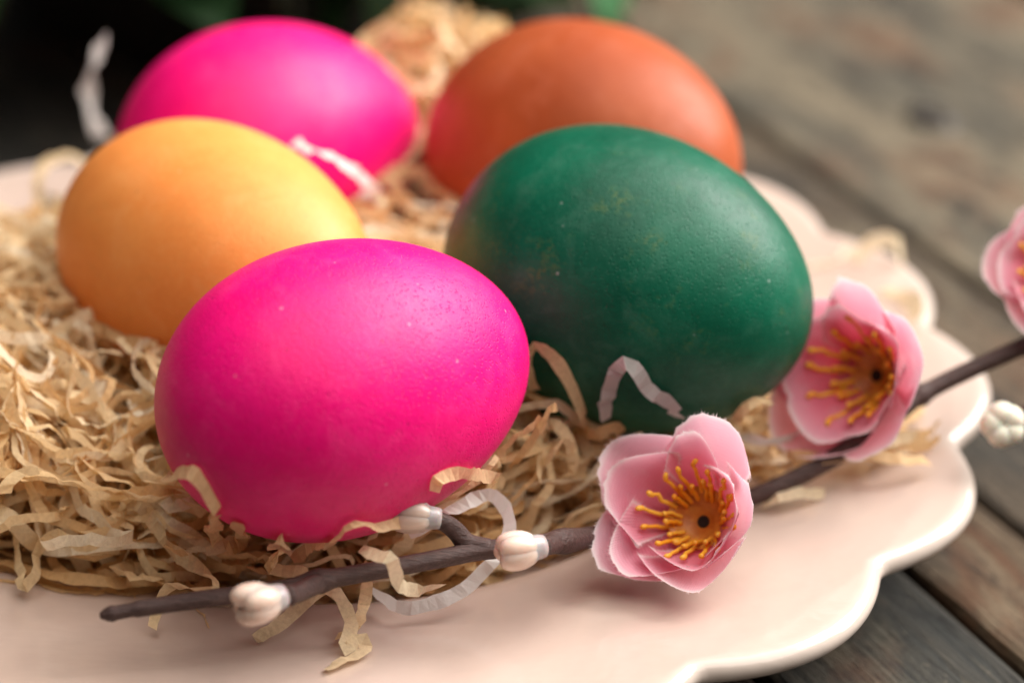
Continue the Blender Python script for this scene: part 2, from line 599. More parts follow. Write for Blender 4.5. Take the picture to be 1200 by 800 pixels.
# outline of the heap on the plate (pixels of its front edge -> plate), rest around the eggs
fr_px = [(-330, 610), (-200, 652), (-60, 652), (30, 650), (120, 655), (200, 672), (330, 662), (450, 648), (560, 632), (690, 595), (770, 550), (880, 550), (960, 530), (1060, 525), (1050, 495), (960, 470), (900, 455)]
poly = [bp(x, y, 15)[:2] for x, y in fr_px] + [np.array(q) for q in [(34, 6), (30, 40), (22, 62), (12, 80), (-20, 86), (-46, 76), (-60, 56), (-76, 36), (-92, 20), (-106, -2), (-106, -30), (-98, -46)]]
poly = np.array(poly)


def in_poly(x, y):
    c = False
    n = len(poly); j = n - 1
    for i in range(n):
        xi, yi = poly[i]; xj, yj = poly[j]
        if (yi > y) != (yj > y) and x < (xj - xi) * (y - yi) / (yj - yi) + xi: c = not c
        j = i
    return c


def poly_dist(x, y):
    A = poly; Bq = np.roll(poly, -1, 0); d = Bq - A
    t = np.clip(((np.array([x, y]) - A) * d).sum(1) / ((d ** 2).sum(1) + 1e-9), 0, 1)
    return np.min(np.hypot(*(A + t[:, None] * d - np.array([x, y])).T))


GX, GY = np.arange(-125, 75, 1.0), np.arange(-85, 100, 1.0)
GIN = np.array([[in_poly(x, y) for y in GY] for x in GX])
GD = np.array([[poly_dist(x, y) for y in GY] for x in GX])


def gi(x, y):
    return min(max(int(round(x + 125)), 0), len(GX) - 1), min(max(int(round(y + 85)), 0), len(GY) - 1)


def heap_h(x, y):
    """thickness of the nest above the plate"""
    h = 4.0 + 14.0 * min(GD[gi(x, y)] / 19.0, 1.0) ** 0.8
    h += (10 + 6 * math.sin(x * 0.9) * math.sin(y * 0.7 + 1)) * math.exp(-(((x + 12) / 17) ** 2 + ((y - 74) / 12) ** 2))      # tuft behind, between the two rear eggs
    h += 9 * math.exp(-(((x - 7) / 13) ** 2 + ((y + 43) / 12) ** 2))
    h += 4 * math.exp(-(((x + 80) / 18) ** 2 + ((y + 30) / 22) ** 2))
    return h


def strand_curve(x, y, z, n, r):
    sgn = 1 if r.random() < 0.5 else -1
    hd = r.uniform(0, 2 * math.pi)
    pit = r.normal(0, 0.25)
    P = [(x, y, z)]
    curl = r.normal(0, 0.10)
    for i in range(n):
        if r.random() < 0.035: hd += r.normal(0, 0.9); curl = r.normal(0, 0.14)
        k = gi(x, y)
        if not GIN[k] or GD[k] < 3.0:
            want = math.atan2(0 - y, -25 - x)
            hd += 0.22 * sgn if abs((hd - want + math.pi) % (2 * math.pi) - math.pi) > 1.0 else 0.0
        if r.random() < 0.07: pit += r.normal(0, 0.9)
        curl += r.normal(0, 0.018)
        hd += curl
        pit = pit * 0.93 + r.normal(0, 0.07)
        pit = max(-1.0, min(1.0, pit))
        x += 1.15 * math.cos(hd) * math.cos(pit); y += 1.15 * math.sin(hd) * math.cos(pit); z += 1.15 * math.sin(pit)
        P.append((x, y, z))
    return np.array(P)


sr = np.random.default_rng(21)
BLOOMS = [(bp(826, 612, 20.5) + np.array([-2, -6, 4]), 14.0), (bp(1030, 440, 28) + np.array([-5, -4, 3]), 14.0)]
NSTR = 2700
strands = []
tries = 0
while len(strands) < NSTR and tries < 40000:
    tries += 1
    x, y = sr.uniform(-112, 60), sr.uniform(-72, 88)
    front = tries % 30 == 0
    if front: x, y = sr.uniform(-80, 14), sr.uniform(-72, -44)
    if not GIN[gi(x, y)] or (front and GD[gi(x, y)] > 9): continue
    layer = sr.random() ** 0.8 if not front else sr.uniform(0.55, 1.0)
    H = heap_h(x, y)
    floor = float(plate_top(x, y))
    z = floor + 0.6 + layer * H
    n = int(sr.integers(26, 84))
    P = strand_curve(x, y, z, n, sr)
    # keep the strand in the nest: settle to the local bed height and inside the outline
    base = P[:, 2] - z
    ok = True
    bad = 0
    for i in range(0, len(P)):
        k = gi(P[i, 0], P[i, 1])
        if not GIN[k] and GD[k] > 4.0: bad += 1
    if bad > (0.12 if not front else 0.25) * len(P): continue
    hh = np.array([heap_h(*P[i, :2]) if i % 4 == 0 else np.nan for i in range(len(P))])
    idx = np.where(~np.isnan(hh))[0]
    hh = np.interp(np.arange(len(P)), idx, hh[idx])
    fl = plate_top(P[:, 0], P[:, 1])
    P[:, 2] = fl + 0.5 + layer * hh + base * (0.5 + 0.6 * layer)
    if layer > 0.6 and sr.random() < 0.6:            # springy loops standing out of the heap
        ll = np.linspace(0, 1, len(P))
        P[:, 2] += np.maximum(0, np.sin(2 * math.pi * (ll * sr.uniform(0.8, 2.2) + sr.random()))) * sr.uniform(2.5, 8)
    P[:, 2] = np.minimum(P[:, 2], fl + hh + 9.0)
    Pp, worst = push_out(P, 1.04)
    if (worst < 0.86).mean() > 0.22: continue
    roll = sr.uniform(-0.9, 0.9) + np.cumsum(sr.normal(0, 0.16, len(P)))
    if sr.random() < 0.35: roll = roll + np.linspace(0, sr.uniform(-2.5, 2.5), len(P))
    wd = float(np.clip(sr.normal(1.5, 0.42), 0.7, 2.7))
    V, F = ribbon(Pp, wd, roll, seed=int(sr.integers(1e9)), crinkle=float(sr.choice([0.03, 0.07, 0.13, 0.22])), wob=0.07)
    V = clamp_strip(V, 1.012)
    if any((np.linalg.norm(V - q, axis=1) < rr).any() for q, rr in BLOOMS): continue     # the blossoms lie free of the shreds
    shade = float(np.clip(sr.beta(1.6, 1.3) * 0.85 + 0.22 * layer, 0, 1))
    px = project(V.mean(0)[None])[0]
    inframe = (project(V)[:, 0] > 0).mean()
    # how largely it shows: near the lens, on top, not behind an egg
    mid = V.mean(0)
    score = layer * 1.6 - mid[1] / 60 + 0.3 * (len(P) / 45)
    if inframe < 0.5 or px[1] > 760: score -= 5
    strands.append((score, V, F, shade))

strands.sort(key=lambda s: -s[0])
NIND = 230
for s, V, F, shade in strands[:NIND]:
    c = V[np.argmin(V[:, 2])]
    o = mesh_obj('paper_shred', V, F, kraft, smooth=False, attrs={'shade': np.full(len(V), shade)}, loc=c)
    m = V.mean(0)
    tone = 'pale cream' if shade > 0.72 else ('tan' if shade > 0.42 else 'darker brown')
    if m[0] < -48 and m[1] > -22: where = 'beside the amber egg, away from the other eggs'
    elif m[0] < -44: where = 'heaped at the blunt end of the twig-side magenta egg'
    elif m[0] < 2 and m[1] < -45: where = 'between the magenta egg and the twig'
    elif m[1] < -20: where = 'between the green egg and the open blossom'
    else: where = 'tucked among the rear eggs'
    lab = tone + ' kraft paper shred ' + where
    tag(o, lab, 'paper shred', lab.replace(' shred ', ' shreds '))
VV, FF, SS, off = [], [], [], 0
for s, V, F, shade in strands[NIND:]:
    VV.append(V); FF += [tuple(i + off for i in f) for f in F]; SS.append(np.full(len(V), shade)); off += len(V)
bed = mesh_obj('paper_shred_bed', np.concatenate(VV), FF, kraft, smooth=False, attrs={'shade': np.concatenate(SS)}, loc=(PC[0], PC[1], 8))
tag(bed, 'bed of tangled tan paper shreds filling the plate', 'paper shreds', kind='stuff')


def ray_egg(px, py):
    """distance along the pixel's ray to the nearest egg (inf if none)"""
    d = norm(FWD + (px - 600) / KPX * np.array([1.0, 0, 0]) + (400 - py) / KPX * UP)
    ts = np.linspace(300, 520, 441)
    P = CAM + ts[:, None] * d
    _, f = push_out(P, 1.0)
    k = np.where(f < 1.0)[0]
    return (ts[k[0]] if len(k) else np.inf), d


def hero_point(px, py, z):
    p = bp(px, py, z)
    t, d = ray_egg(px, py)
    if np.linalg.norm(p - CAM) > t - 1.3: p = CAM + d * (t - 1.3)
    return p


def hero(px, width, shade, label, mat=None, roll=0.0, twist=0.0, crinkle=0.25, name='paper_shred', step=1.1, push=1.015):
    """a single shred traced along pixels with a height for each point"""
    P = np.array([hero_point(x, y, z) for x, y, z in px])
    P = catmull(P, 24)
    d = np.r_[0, np.cumsum(np.linalg.norm(np.diff(P, axis=0), axis=1))]
    n = max(6, int(d[-1] / step))
    s = np.linspace(0, d[-1], n)
    P = np.stack([np.interp(s, d, P[:, i]) for i in range(3)], -1)
    P, _ = push_out(P, push + 0.02)
    hr = np.random.default_rng(len(bpy.data.objects))
    kk = max(3, n // 5)
    rl = roll + np.linspace(0, twist, n) + np.interp(np.arange(n), np.linspace(0, n, kk), hr.normal(0, 0.75, kk))
    V, F = ribbon(P, width * 0.88, (rl - 0.5) * 0.9, seed=len(bpy.data.objects), crinkle=crinkle, wob=0.07, face=norm(np.array([0.15, -0.55, 0.82])))
    V = clamp_strip(V, push)
    o = mesh_obj(name, V, F, mat or kraft, smooth=False, attrs={'shade': np.full(len(V), shade)}, loc=V[np.argmin(V[:, 2])])
    return tag(o, label, 'paper shred')


W_ = white_paper
hero([(430, 690, 15), (470, 712, 15), (510, 706, 15.5), (555, 685, 17), (585, 655, 20), (600, 618, 23), (590, 590, 25), (570, 582, 25.5), (520, 605, 25), (480, 625, 23)], 2.1, 0.9, 'white paper shred looping under the twig onto the plate', W_, roll=0.9, twist=-0.6, crinkle=0.2)
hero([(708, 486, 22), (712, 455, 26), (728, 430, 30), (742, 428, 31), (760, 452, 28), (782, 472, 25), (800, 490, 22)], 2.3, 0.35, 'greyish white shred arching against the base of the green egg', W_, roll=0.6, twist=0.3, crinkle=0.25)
hero([(627, 455, 24), (621, 425, 29), (628, 408, 32), (645, 418, 31), (662, 440, 28), (680, 470, 25), (700, 505, 20)], 2.2, 0.62, 'tan shred arching between the magenta egg by the twig and the green egg', roll=0.7, twist=0.5, crinkle=0.12)
hero([(0, 575, 20), (40, 600, 19), (70, 630, 17)], 2.2, 0.95, 'pale straight shred pointing out of the nest over the bare plate edge', roll=0.5, twist=0.2)
hero([(2, 570, 22), (10, 600, 20), (20, 640, 18), (26, 688, 16), (42, 672, 17), (46, 640, 19), (70, 622, 21), (95, 640, 20), (140, 645, 19)], 2.0, 0.75, 'long bent tan shred hanging from the nest onto the plate rim', roll=0.5, twist=0.8)
hero([(196, 556, 28), (222, 553, 30), (246, 575, 29), (256, 600, 27), (252, 625, 24), (270, 642, 21), (285, 630, 21), (280, 612, 22)], 2.2, 0.5, 'tan shred curling up against the blunt end of the magenta egg by the twig', roll=0.9, twist=-0.7)
hero([(340, 655, 20), (365, 640, 22), (400, 620, 24), (440, 612, 25), (475, 605, 25)], 2.2, 0.6, 'tan shred leaning along the underside of the magenta egg by the twig', roll=0.6, twist=0.3)
hero([(318, 668, 21), (320, 645, 25), (328, 625, 27), (336, 632, 27), (330, 645, 25), (318, 655, 23), (330, 665, 21), (360, 668, 20)], 2.0, 0.75, 'small curled loop of tan shred below the magenta egg by the twig', roll=0.8, twist=0.5)
hero([(424, 640, 28), (445, 650, 29), (458, 652, 29.5), (464, 670, 27), (470, 688, 24), (495, 692, 21), (520, 688, 20)], 2.0, 0.85, 'tan shred hooked over the top of the twig', roll=0.5, twist=0.9, crinkle=0.15)
hero([(300, 748, 15), (330, 730, 15.5), (360, 705, 17), (385, 692, 19), (400, 705, 18), (412, 730, 16), (405, 760, 15), (425, 745, 15.5), (428, 760, 15), (380, 785, 15)], 2.1, 0.8, 'bent tan shred zigzagging over the bare plate below the twig', roll=0.4, twist=0.8, crinkle=0.15)
hero([(420, 660, 19), (425, 690, 17), (415, 730, 15), (395, 750, 14.6)], 1.9, 0.7, 'short tan shred hanging down under the twig toward the plate rim', roll=0.7, twist=0.2)
hero([(182, 738, 15), (190, 710, 17), (200, 690, 20), (230, 688, 22), (260, 690, 22), (240, 670, 22)], 1.8, 0.75, 'narrow tan shred bent behind the twig near its tip', roll=0.9, twist=0.6)
hero([(115, 585, 21), (140, 606, 22), (175, 610, 23), (195, 640, 21), (225, 660, 20), (250, 675, 19)], 2.3, 0.72, 'wide tan shred angled toward the twig from the left of the nest', roll=0.5, twist=0.6)
hero([(505, 575, 27), (510, 560, 29), (540, 552, 30), (580, 560, 29), (575, 570, 28)], 2.0, 0.6, 'curled tan shred under the magenta egg close to the forked twig bud', roll=0.7, twist=0.5, crinkle=0.15)
hero([(632, 560, 24), (634, 510, 26), (650, 497, 28), (668, 520, 26), (670, 548, 23), (655, 562, 20)], 1.9, 0.7, 'arched tan shred standing between the magenta egg by the twig and the blossom', roll=0.9, twist=0.4, crinkle=0.1)
hero([(855, 500, 21), (862, 480, 25), (885, 466, 27), (895, 480, 25), (885, 510, 21)], 2.1, 0.6, 'bent tan shred beside the foot of the green egg and the blossom', roll=0.8, twist=0.4)
hero([(860, 505, 21), (880, 515, 22), (910, 518, 22), (945, 512, 21)], 1.8, 0.9, 'pale thin shred between the two blossoms', W_, roll=0.5, twist=0.9)
hero([(895, 590, 15), (920, 580, 17), (965, 573, 16)], 1.9, 0.85, 'short pale shred poking out under the twig beside the blossom', roll=0.7, twist=0.9)
hero([(350, 172, 46), (365, 170, 50), (395, 185, 48), (420, 200, 44), (432, 215, 39), (430, 240, 33)], 2.8, 0.85, 'pale shred arching over the gap between amber and magenta eggs', W_, roll=0.5, twist=0.4)
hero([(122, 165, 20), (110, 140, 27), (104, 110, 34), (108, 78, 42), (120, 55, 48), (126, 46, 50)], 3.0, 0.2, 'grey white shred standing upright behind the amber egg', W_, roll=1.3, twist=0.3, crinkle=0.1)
hero([(1000, 312, 16), (1015, 298, 17), (1040, 305, 17), (1055, 318, 16)], 2.6, 0.9, 'loose tan shred lying bare on the plate behind the green egg', roll=0.3, twist=0.8)
hero([(950, 318, 15), (975, 312, 16), (995, 300, 16)], 2.6, 1.0, 'pale loose shred lying on the plate against the green egg', roll=0.3)
hero([(1035, 345, 16), (1055, 350, 17), (1065, 370, 16.5), (1075, 395, 16)], 2.4, 0.85, 'loose tan shred behind the half-open blossom', roll=0.4, twist=0.5)
for i in range(9):
    x0 = sr.uniform(900, 1020); y0 = sr.uniform(505, 535)
    x1 = sr.uniform(1040, 1105); y1 = sr.uniform(500, 545)
    z0 = sr.uniform(17, 21)
    o = hero([(x0, y0, z0), ((x0 + x1) / 2, (y0 + y1) / 2 + sr.uniform(-15, 10), z0 + sr.uniform(-1, 2)), (x1, y1, z0 - 1)], 2.2, sr.uniform(0.4, 0.9), 'tan shred spilling from the nest under the half-open blossom', roll=sr.uniform(0.1, 1.0), twist=sr.uniform(-1, 1))
    o['group'] = 'shreds spilling under the half-open blossom'

# ---------------------------------------------------------------- blossom twig
Mt = Mat('twig_bark')
v = Mt.coords(1000.0)
ridge = Mt.noise(Mt.coords(sc3=(90, 1200, 1200)), 1.8, 5, 0.65)
col = Mt.mix(Mt.ramp(ridge, [(0.35, 0.0), (0.68, 1.0)]), (0.042, 0.021, 0.018), (0.092, 0.050, 0.043))
col = Mt.mix(Mt.ramp(Mt.noise(v, 0.5, 4), [(0.55, 0.0), (0.7, 0.3)]), col, (0.13, 0.08, 0.07))
Mt.set(Base_Color=col, Roughness=0.42, Normal=Mt.bump(ridge, 0.8, 0.0004))
Mt.b.inputs['Specular IOR Level'].default_value = 0.3


def petal_material():
    M = Mat('petal_cloth')
    u = M.attr('along'); w = M.attr('across'); tint = M.attr('tint')
    col = M.ramp(u, [(0.0, (0.78, 0.05, 0.10)), (0.35, (0.84, 0.09, 0.18)), (0.65, (0.88, 0.19, 0.31)), (0.85, (0.90, 0.35, 0.47)), (0.97, (0.91, 0.52, 0.61)), (1.0, (0.94, 0.82, 0.84))])
    col = M.mix(M.math('MULTIPLY', tint, 0.75), col, (0.92, 0.56, 0.66))
    v = M.coords(1000.0)
    col = M.mix(M.ramp(M.noise(v, 0.25, 4), [(0.5, 0.0), (0.75, 0.45)]), col, (0.88, 0.62, 0.69))
    # weave: fine threads along and across the petal
    a = M.math('SINE', M.math('MULTIPLY', w, 150.0)); b = M.math('SINE', M.math('MULTIPLY', u, 170.0))
    wv = M.math('ADD', M.math('MULTIPLY', a, 0.8), M.math('MULTIPLY', b, 0.5))
    col = M.mix(M.math('MULTIPLY', M.math('ADD', wv, 1.3), 0.07), col, (0.95, 0.86, 0.88))
    h = M.math('ADD', wv, M.math('MULTIPLY', M.noise(v, 3.0, 3), 1.5))
    col = M.mix(M.ramp(M.attr('edge'), [(0.93, 0.0), (1.0, 0.85)]), col, (0.93, 0.84, 0.85))
    M.set(Base_Color=col, Roughness=0.75, Normal=M.bump(h, 0.4, 0.00012))
    M.b.inputs['Specular IOR Level'].default_value = 0.25
    M.b.inputs['Sheen Weight'].default_value = 0.25
    tr = M.n('ShaderNodeBsdfTranslucent'); M.l(col, tr.inputs['Color'])
    mx = M.n('ShaderNodeMixShader'); mx.inputs[0].default_value = 0.45
    M.l(M.b.outputs[0], mx.inputs[1]); M.l(tr.outputs[0], mx.inputs[2]); M.l(mx.outputs[0], M.out.inputs['Surface'])
    return M.m


petal_mat = petal_material()
Ms = Mat('stamen_plastic')
vs = Ms.coords(1000.0)
Ms.set(Base_Color=Ms.mix(Ms.ramp(Ms.noise(vs, 0.5, 2), [(0.35, 0.0), (0.65, 1.0)]), (0.85, 0.33, 0.012), (0.90, 0.47, 0.04)), Roughness=0.42, Subsurface_Weight=0.15, Subsurface_Scale=0.001)
Ma = Mat('anther_plastic'); Ma.set(Base_Color=(0.90, 0.47, 0.05), Roughness=0.45, Subsurface_Weight=0.15, Subsurface_Scale=0.001)
Mf = Mat('funnel_plastic'); Mf.set(Base_Color=Mf.mix(Mf.ramp(Mf.noise(Mf.coords(1000.0), 0.6, 2), [(0.4, 0.0), (0.6, 1.0)]), (0.50, 0.15, 0.015), (0.62, 0.24, 0.03)), Roughness=0.45, Subsurface_Weight=0.1, Subsurface_Scale=0.001)
Mh = Mat('hole_shade'); Mh.set(Base_Color=(0.02, 0.009, 0.005), Roughness=0.95)  # near-black colour paints the shade inside the blossom's centre hole
Mb = Mat('bud_plastic')
Mb.set(Base_Color=Mb.mix(Mb.ramp(Mb.noise(Mb.coords(1000.0), 0.3, 2), [(0.35, 0.0), (0.65, 1.0)]), (0.66, 0.47, 0.38), (0.70, 0.54, 0.46)), Roughness=0.40, Subsurface_Weight=1.0, Subsurface_Scale=0.003)
Mb.b.inputs['Subsurface Radius'].default_value = (1, 0.75, 0.6)
Mb.b.inputs['Transmission Weight'].default_value = 0.12
Mb.b.inputs['Specular IOR Level'].default_value = 0.25
Mn = Mat('bud_neck_plastic'); Mn.set(Base_Color=(0.50, 0.46, 0.46), Roughness=0.3, Subsurface_Weight=0.5, Subsurface_Scale=0.002)
Mn.b.inputs['Transmission Weight'].default_value = 0.25
Mwb = Mat('ivory_bud_plastic'); Mwb.set(Base_Color=(0.86, 0.80, 0.66), Roughness=0.35, Subsurface_Weight=0.4, Subsurface_Scale=0.002)

twig_px = [(117, 721, 24.5), (160, 713, 24.6), (240, 701, 24.6), (335, 689, 24.5), (375, 680, 24.7), (440, 668, 25), (520, 653, 25), (560, 645, 25), (610, 640, 25), (650, 635, 24), (700, 627, 19.5), (770, 612, 15.5), (850, 592, 15), (905, 572, 17), (960, 545, 19), (1005, 517, 22.5), (1045, 489, 24), (1078, 463, 25.5), (1130, 436, 27.5), (1200, 405, 30), (1270, 374, 33)]
TP = np.array([bp(*q) for q in twig_px])
troot = empty('blossom_twig', TP[9])
tag(troot, 'artificial plum blossom twig with pink cloth flowers and pale buds across the plate', 'twig')
P = catmull(TP, 12)
n = len(P)
s = np.linspace(0, 20, n)
rad = np.interp(s, [0, 0.12, 0.35, 0.5, 0.9, 1.0, 2, 3, 3.6, 4.0, 4.3, 5, 6, 7, 8, 8.8, 9.2, 9.6, 10.3, 11, 14, 16.8, 17, 17.3, 20],
                [0.35, 0.75, 1.1, 0.95, 0.9, 1.08, 1.12, 1.2, 1.45, 1.7, 1.25, 1.2, 1.25, 1.3, 1.3, 1.35, 1.8, 1.5, 1.35, 1.3, 1.3, 1.3, 1.65, 1.25, 1.3])
rad = rad * (1 + 0.006 * np.random.default_rng(3).normal(size=n))
V, F = tube(P, rad, 18, 0.07, 4)
branch = mesh_obj('branch', V, F, Mt.m, parent=troot)


def sub_branch(px, r0, r1, name='side_branch'):
    Q = catmull(np.array([bp(*q) if isinstance(q, tuple) else q for q in px]), 10)
    rr = np.linspace(r0, r1, len(Q)); rr[-3:] *= 1.15
    V, F = tube(Q, rr, 14, 0.06, 9)
    mesh_obj(name, V, F, Mt.m, parent=troot)
    return Q


def bud(center, axis, length, width, mat, neck=True, seed=0):
    """pale five-lobed bud; axis points from its stem to its tip"""
    ax = norm(axis)
    sx = norm(np.cross(ax, [0.3, 0.2, 1.0])); sy = np.cross(ax, sx)
    c = np.asarray(center, float)
    r = np.random.default_rng(seed)
    if neck:
        Q = np.array([c - ax * length * t for t in (0.62, 0.5, 0.38, 0.25, 0.1)])
        V, F = tube(Q, width * np.array([0.26, 0.29, 0.30, 0.34, 0.36]), 16)
        b = mesh_obj('bud', V, F, Mn.m, parent=troot)
    else:
        Q = np.array([c - ax * length * t for t in (0.4, 0.25, 0.1, -0.1)])
        V, F = tube(Q, width * np.array([0.12, 0.25, 0.3, 0.2]), 16)
        b = mesh_obj('bud', V, F, mat, parent=troot)
    for k in range(5):
        a = 2 * math.pi * k / 5 + 0.3 + r.normal(0, 0.08)
        o = math.cos(a) * sx + math.sin(a) * sy
        nu_, nv_ = 14, 14
        u = np.linspace(0.02, math.pi - 0.02, nu_); w = np.linspace(0, 2 * math.pi, nv_, endpoint=False)
        la = norm(ax * 1.0 + o * 0.12)
        t1 = norm(np.cross(la, o)); t2 = np.cross(la, t1)
        lc = c + o * width * 0.20 + ax * length * (0.04 + 0.03 * r.normal())
        Ls, Wt, Wo = length * 0.47, width * 0.30, width * 0.27
        Pk = np.array([lc + la * Ls * math.cos(uu) + math.sin(uu) ** 0.85 * (t1 * Wt * math.cos(ww) + t2 * Wo * math.sin(ww)) for uu in u for ww in w])
        mesh_obj('bud_lobe', Pk, grid_faces(nu_, nv_, True) + [tuple(range(nv_ - 1, -1, -1)), tuple(range((nu_ - 1) * nv_, nu_ * nv_))], mat, parent=b)
    return b


sub_branch([(572, 643, 25), (548, 636, 25.8), (535, 622, 27.5), (522, 612, 29), (506, 606, 30)], 1.5, 1.1)
c1 = bp(484, 604, 30.5)
bud(c1, bp(470, 602, 30.8) - bp(506, 606, 30), 5.8, 5.2, Mb.m, seed=1)
c2 = bp(608, 645, 27.5)
bud(c2, bp(590, 649, 28.6) - bp(636, 640, 28.2), 5.8, 5.7, Mb.m, seed=2)
sub_branch([TP[9], (642, 638, 25.3), (634, 640, 26.6)], 1.5, 1.2)
c3 = bp(303, 706, 29)
bud(c3, bp(285, 711, 29.4) - bp(332, 698, 28.4), 6.0, 6.0, Mb.m, seed=3)
sub_branch([TP[4], (352, 692, 26), (335, 698, 27.5)], 1.4, 1.2)


def petal_mesh(length, width, cup, open0, curl, seed, fray=True, tint=0.0, twist=0.0):
    """petal in the x(out)-z(axis) plane; open0 = angle from the axis at the base"""
    r = np.random.default_rng(seed)
    nu_, nv_ = 20, 17
    us = np.linspace(0, 1, nu_); ws = np.linspace(-1, 1, nv_)
    ph = r.uniform(0, 6, 4)
    # mid-line
    x = z = 0.0; mid = [(0, 0, open0)]
    for i in range(1, nu_):
        a = open0 + curl * us[i]
        x += length / (nu_ - 1) * math.sin(a); z += length / (nu_ - 1) * math.cos(a)
        mid.append((x, z, a))
    V, ua, wa, ea = [], [], [], []
    for i, u in enumerate(us):
        wprof = width / 2 * (0.16 + 0.90 * math.sin(math.pi * min(u ** 0.80, 1) * 0.5) ** 1.3)
        for j, w in enumerate(ws):
            # rounded tip: side rows stop short
            ul = u * (1 - 0.42 * abs(w) ** 2.6 * u)
            k = min(int(ul * (nu_ - 1)), nu_ - 2); f = ul * (nu_ - 1) - k
            mx_ = mid[k][0] * (1 - f) + mid[k + 1][0] * f; mz_ = mid[k][1] * (1 - f) + mid[k + 1][1] * f; a = mid[k][2] * (1 - f) + mid[k + 1][2] * f
            y = w * wprof
            lift = cup * (w ** 2) * wprof * 0.9 * (0.4 + 0.6 * u)
            rip = 0.35 * math.sin(3.1 * w + ph[0]) * u + 0.22 * math.sin(6 * w + ph[1]) * u ** 3 + 0.2 * math.sin(5 * u + ph[2]) * w
            edge = max(abs(w), u)
            jit = r.normal(0, 0.10) if (i == nu_ - 1 or j in (0, nv_ - 1)) else 0.0
            dx, dz = -math.cos(a), math.sin(a)        # inward normal of the petal
            V.append((mx_ + dx * (lift + rip) + jit, y + twist * u * w * 0 + jit, mz_ + dz * (lift + rip) + jit))
            ua.append(u); wa.append(w); ea.append(max(u, abs(w) if u > 0.25 else 0))
    F = grid_faces(nu_, nv_)
    if fray:
        Va = np.array(V)
        border = [(i, 0, 1) for i in range(6, nu_)] + [((nu_ - 1), j, None) for j in range(nv_)] + [(i, nv_ - 1, nv_ - 2) for i in range(6, nu_)]
        for (i, j, jn) in border:
            p = Va[i * nv_ + j]
            inner = Va[i * nv_ + jn] if jn is not None else Va[(i - 2) * nv_ + j]
            o = norm(p - inner)
            nb = Va[(i - 1) * nv_ + j] if jn is not None else Va[i * nv_ + (j + 1 if j < nv_ - 1 else j - 1)]
            for q in range(5):
                b = p + (nb - p) * r.random()
                L = abs(r.normal(0.30, 0.2)) + 0.1
                side = norm(nb - p) * 0.035
                tip = b + o * L + r.normal(0, 0.10, 3)
                b = b - o * 0.05
                m = len(V); V += [tuple(b - side), tuple(b + side), tuple(tip)]; ua += [1, 1, 1]; wa += [0, 0, 0]; ea += [1, 1, 1]
                F.append((m, m + 1, m + 2))
    return np.array(V), F, np.array(ua), np.array(wa), np.full(len(V), tint), np.array(ea)


def flower(base, axis, upv, size, spec, nst, label, seed=0, stam_len=6.6):
    """base: end of the stem; spec: list of (angle, open, curl, length, width, tint)"""
    ax = norm(axis)
    e1 = norm(np.asarray(upv) - ax * (np.asarray(upv) @ ax)); e2 = np.cross(ax, e1)
    Rm = np.stack([e1, e2, ax], 1)
    base = np.asarray(base, float)
    r = np.random.default_rng(seed)

    def put(V): return (np.asarray(V) * size) @ Rm.T + base
    # funnel with the stamens: body of the flower
    a = np.linspace(0, 2 * math.pi, 28, endpoint=False)
    prof = [(0.0, -1.6), (0.9, -1.5), (1.6, -0.6), (2.4, 0.6), (3.7, 1.9), (4.6, 3.1), (4.4, 3.15), (3.5, 2.05), (2.3, 1.0), (0.95, 0.7), (0.75, 0.2)]
    V = [(q * math.cos(t), q * math.sin(t), z) for q, z in prof for t in a]
    f = mesh_obj('flower', put(V), grid_faces(len(prof), 28, True), Mf.m, parent=troot)
    f['label'] = label
    V = [(q * math.cos(t), q * math.sin(t), z) for q, z in [(1.0, 0.25), (0.95, 0.62), (0.5, 0.62), (0.02, 0.5)] for t in a[::2]]
    mesh_obj('hole_shade_disc', put(V), grid_faces(4, 14, True), Mh.m, parent=f)  # disc across the funnel, its dark colour standing in for a shaded hole
    for k in range(nst):
        t = 2 * math.pi * k / nst + r.normal(0, 0.06)
        inner = k % 2
        L = (stam_len if not inner else stam_len * 0.62) * r.uniform(0.85, 1.1)
        op = (0.52 if not inner else 0.42) + r.normal(0, 0.08)
        r0, z0 = (3.9, 2.3) if not inner else (3.0, 1.5)
        pts = []
        for s_ in np.linspace(0, 1, 7):
            rr = r0 + L * s_ * math.sin(op) * (1 - 0.10 * s_); zz = z0 + L * s_ * math.cos(op)
            tt = t + 0.12 * s_ * r.normal() * 0.4
            pts.append((rr * math.cos(tt), rr * math.sin(tt), zz))
        Pt = put(catmull(pts, 2))
        m = len(Pt)
        rad_ = np.linspace(0.36, 0.25, m) * size; rad_[-4:] = np.array([0.26, 0.36, 0.42, 0.28]) * size
        V, F = tube(Pt, rad_, 8, 0.12, int(r.integers(1e6)))
        mesh_obj('stamen', V, F, Ms.m if r.random() < 0.7 else Ma.m, parent=f)
    for (an, op, cu, L, Wd, tint, cup) in spec:
        V, F, ua, wa, ti, ea = petal_mesh(L, Wd, cup, op, cu, int(r.integers(1e6)), True, tint)
        ca, sa = math.cos(math.radians(an)), math.sin(math.radians(an))
        V = V + np.array([1.2, 0, -0.4])
        V = np.stack([V[:, 0] * ca - V[:, 1] * sa, V[:, 0] * sa + V[:, 1] * ca, V[:, 2]], -1)
        mesh_obj('petal', put(V), F, petal_mat, parent=f, attrs={'along': ua, 'across': wa, 'tint': ti, 'edge': ea})
    return f


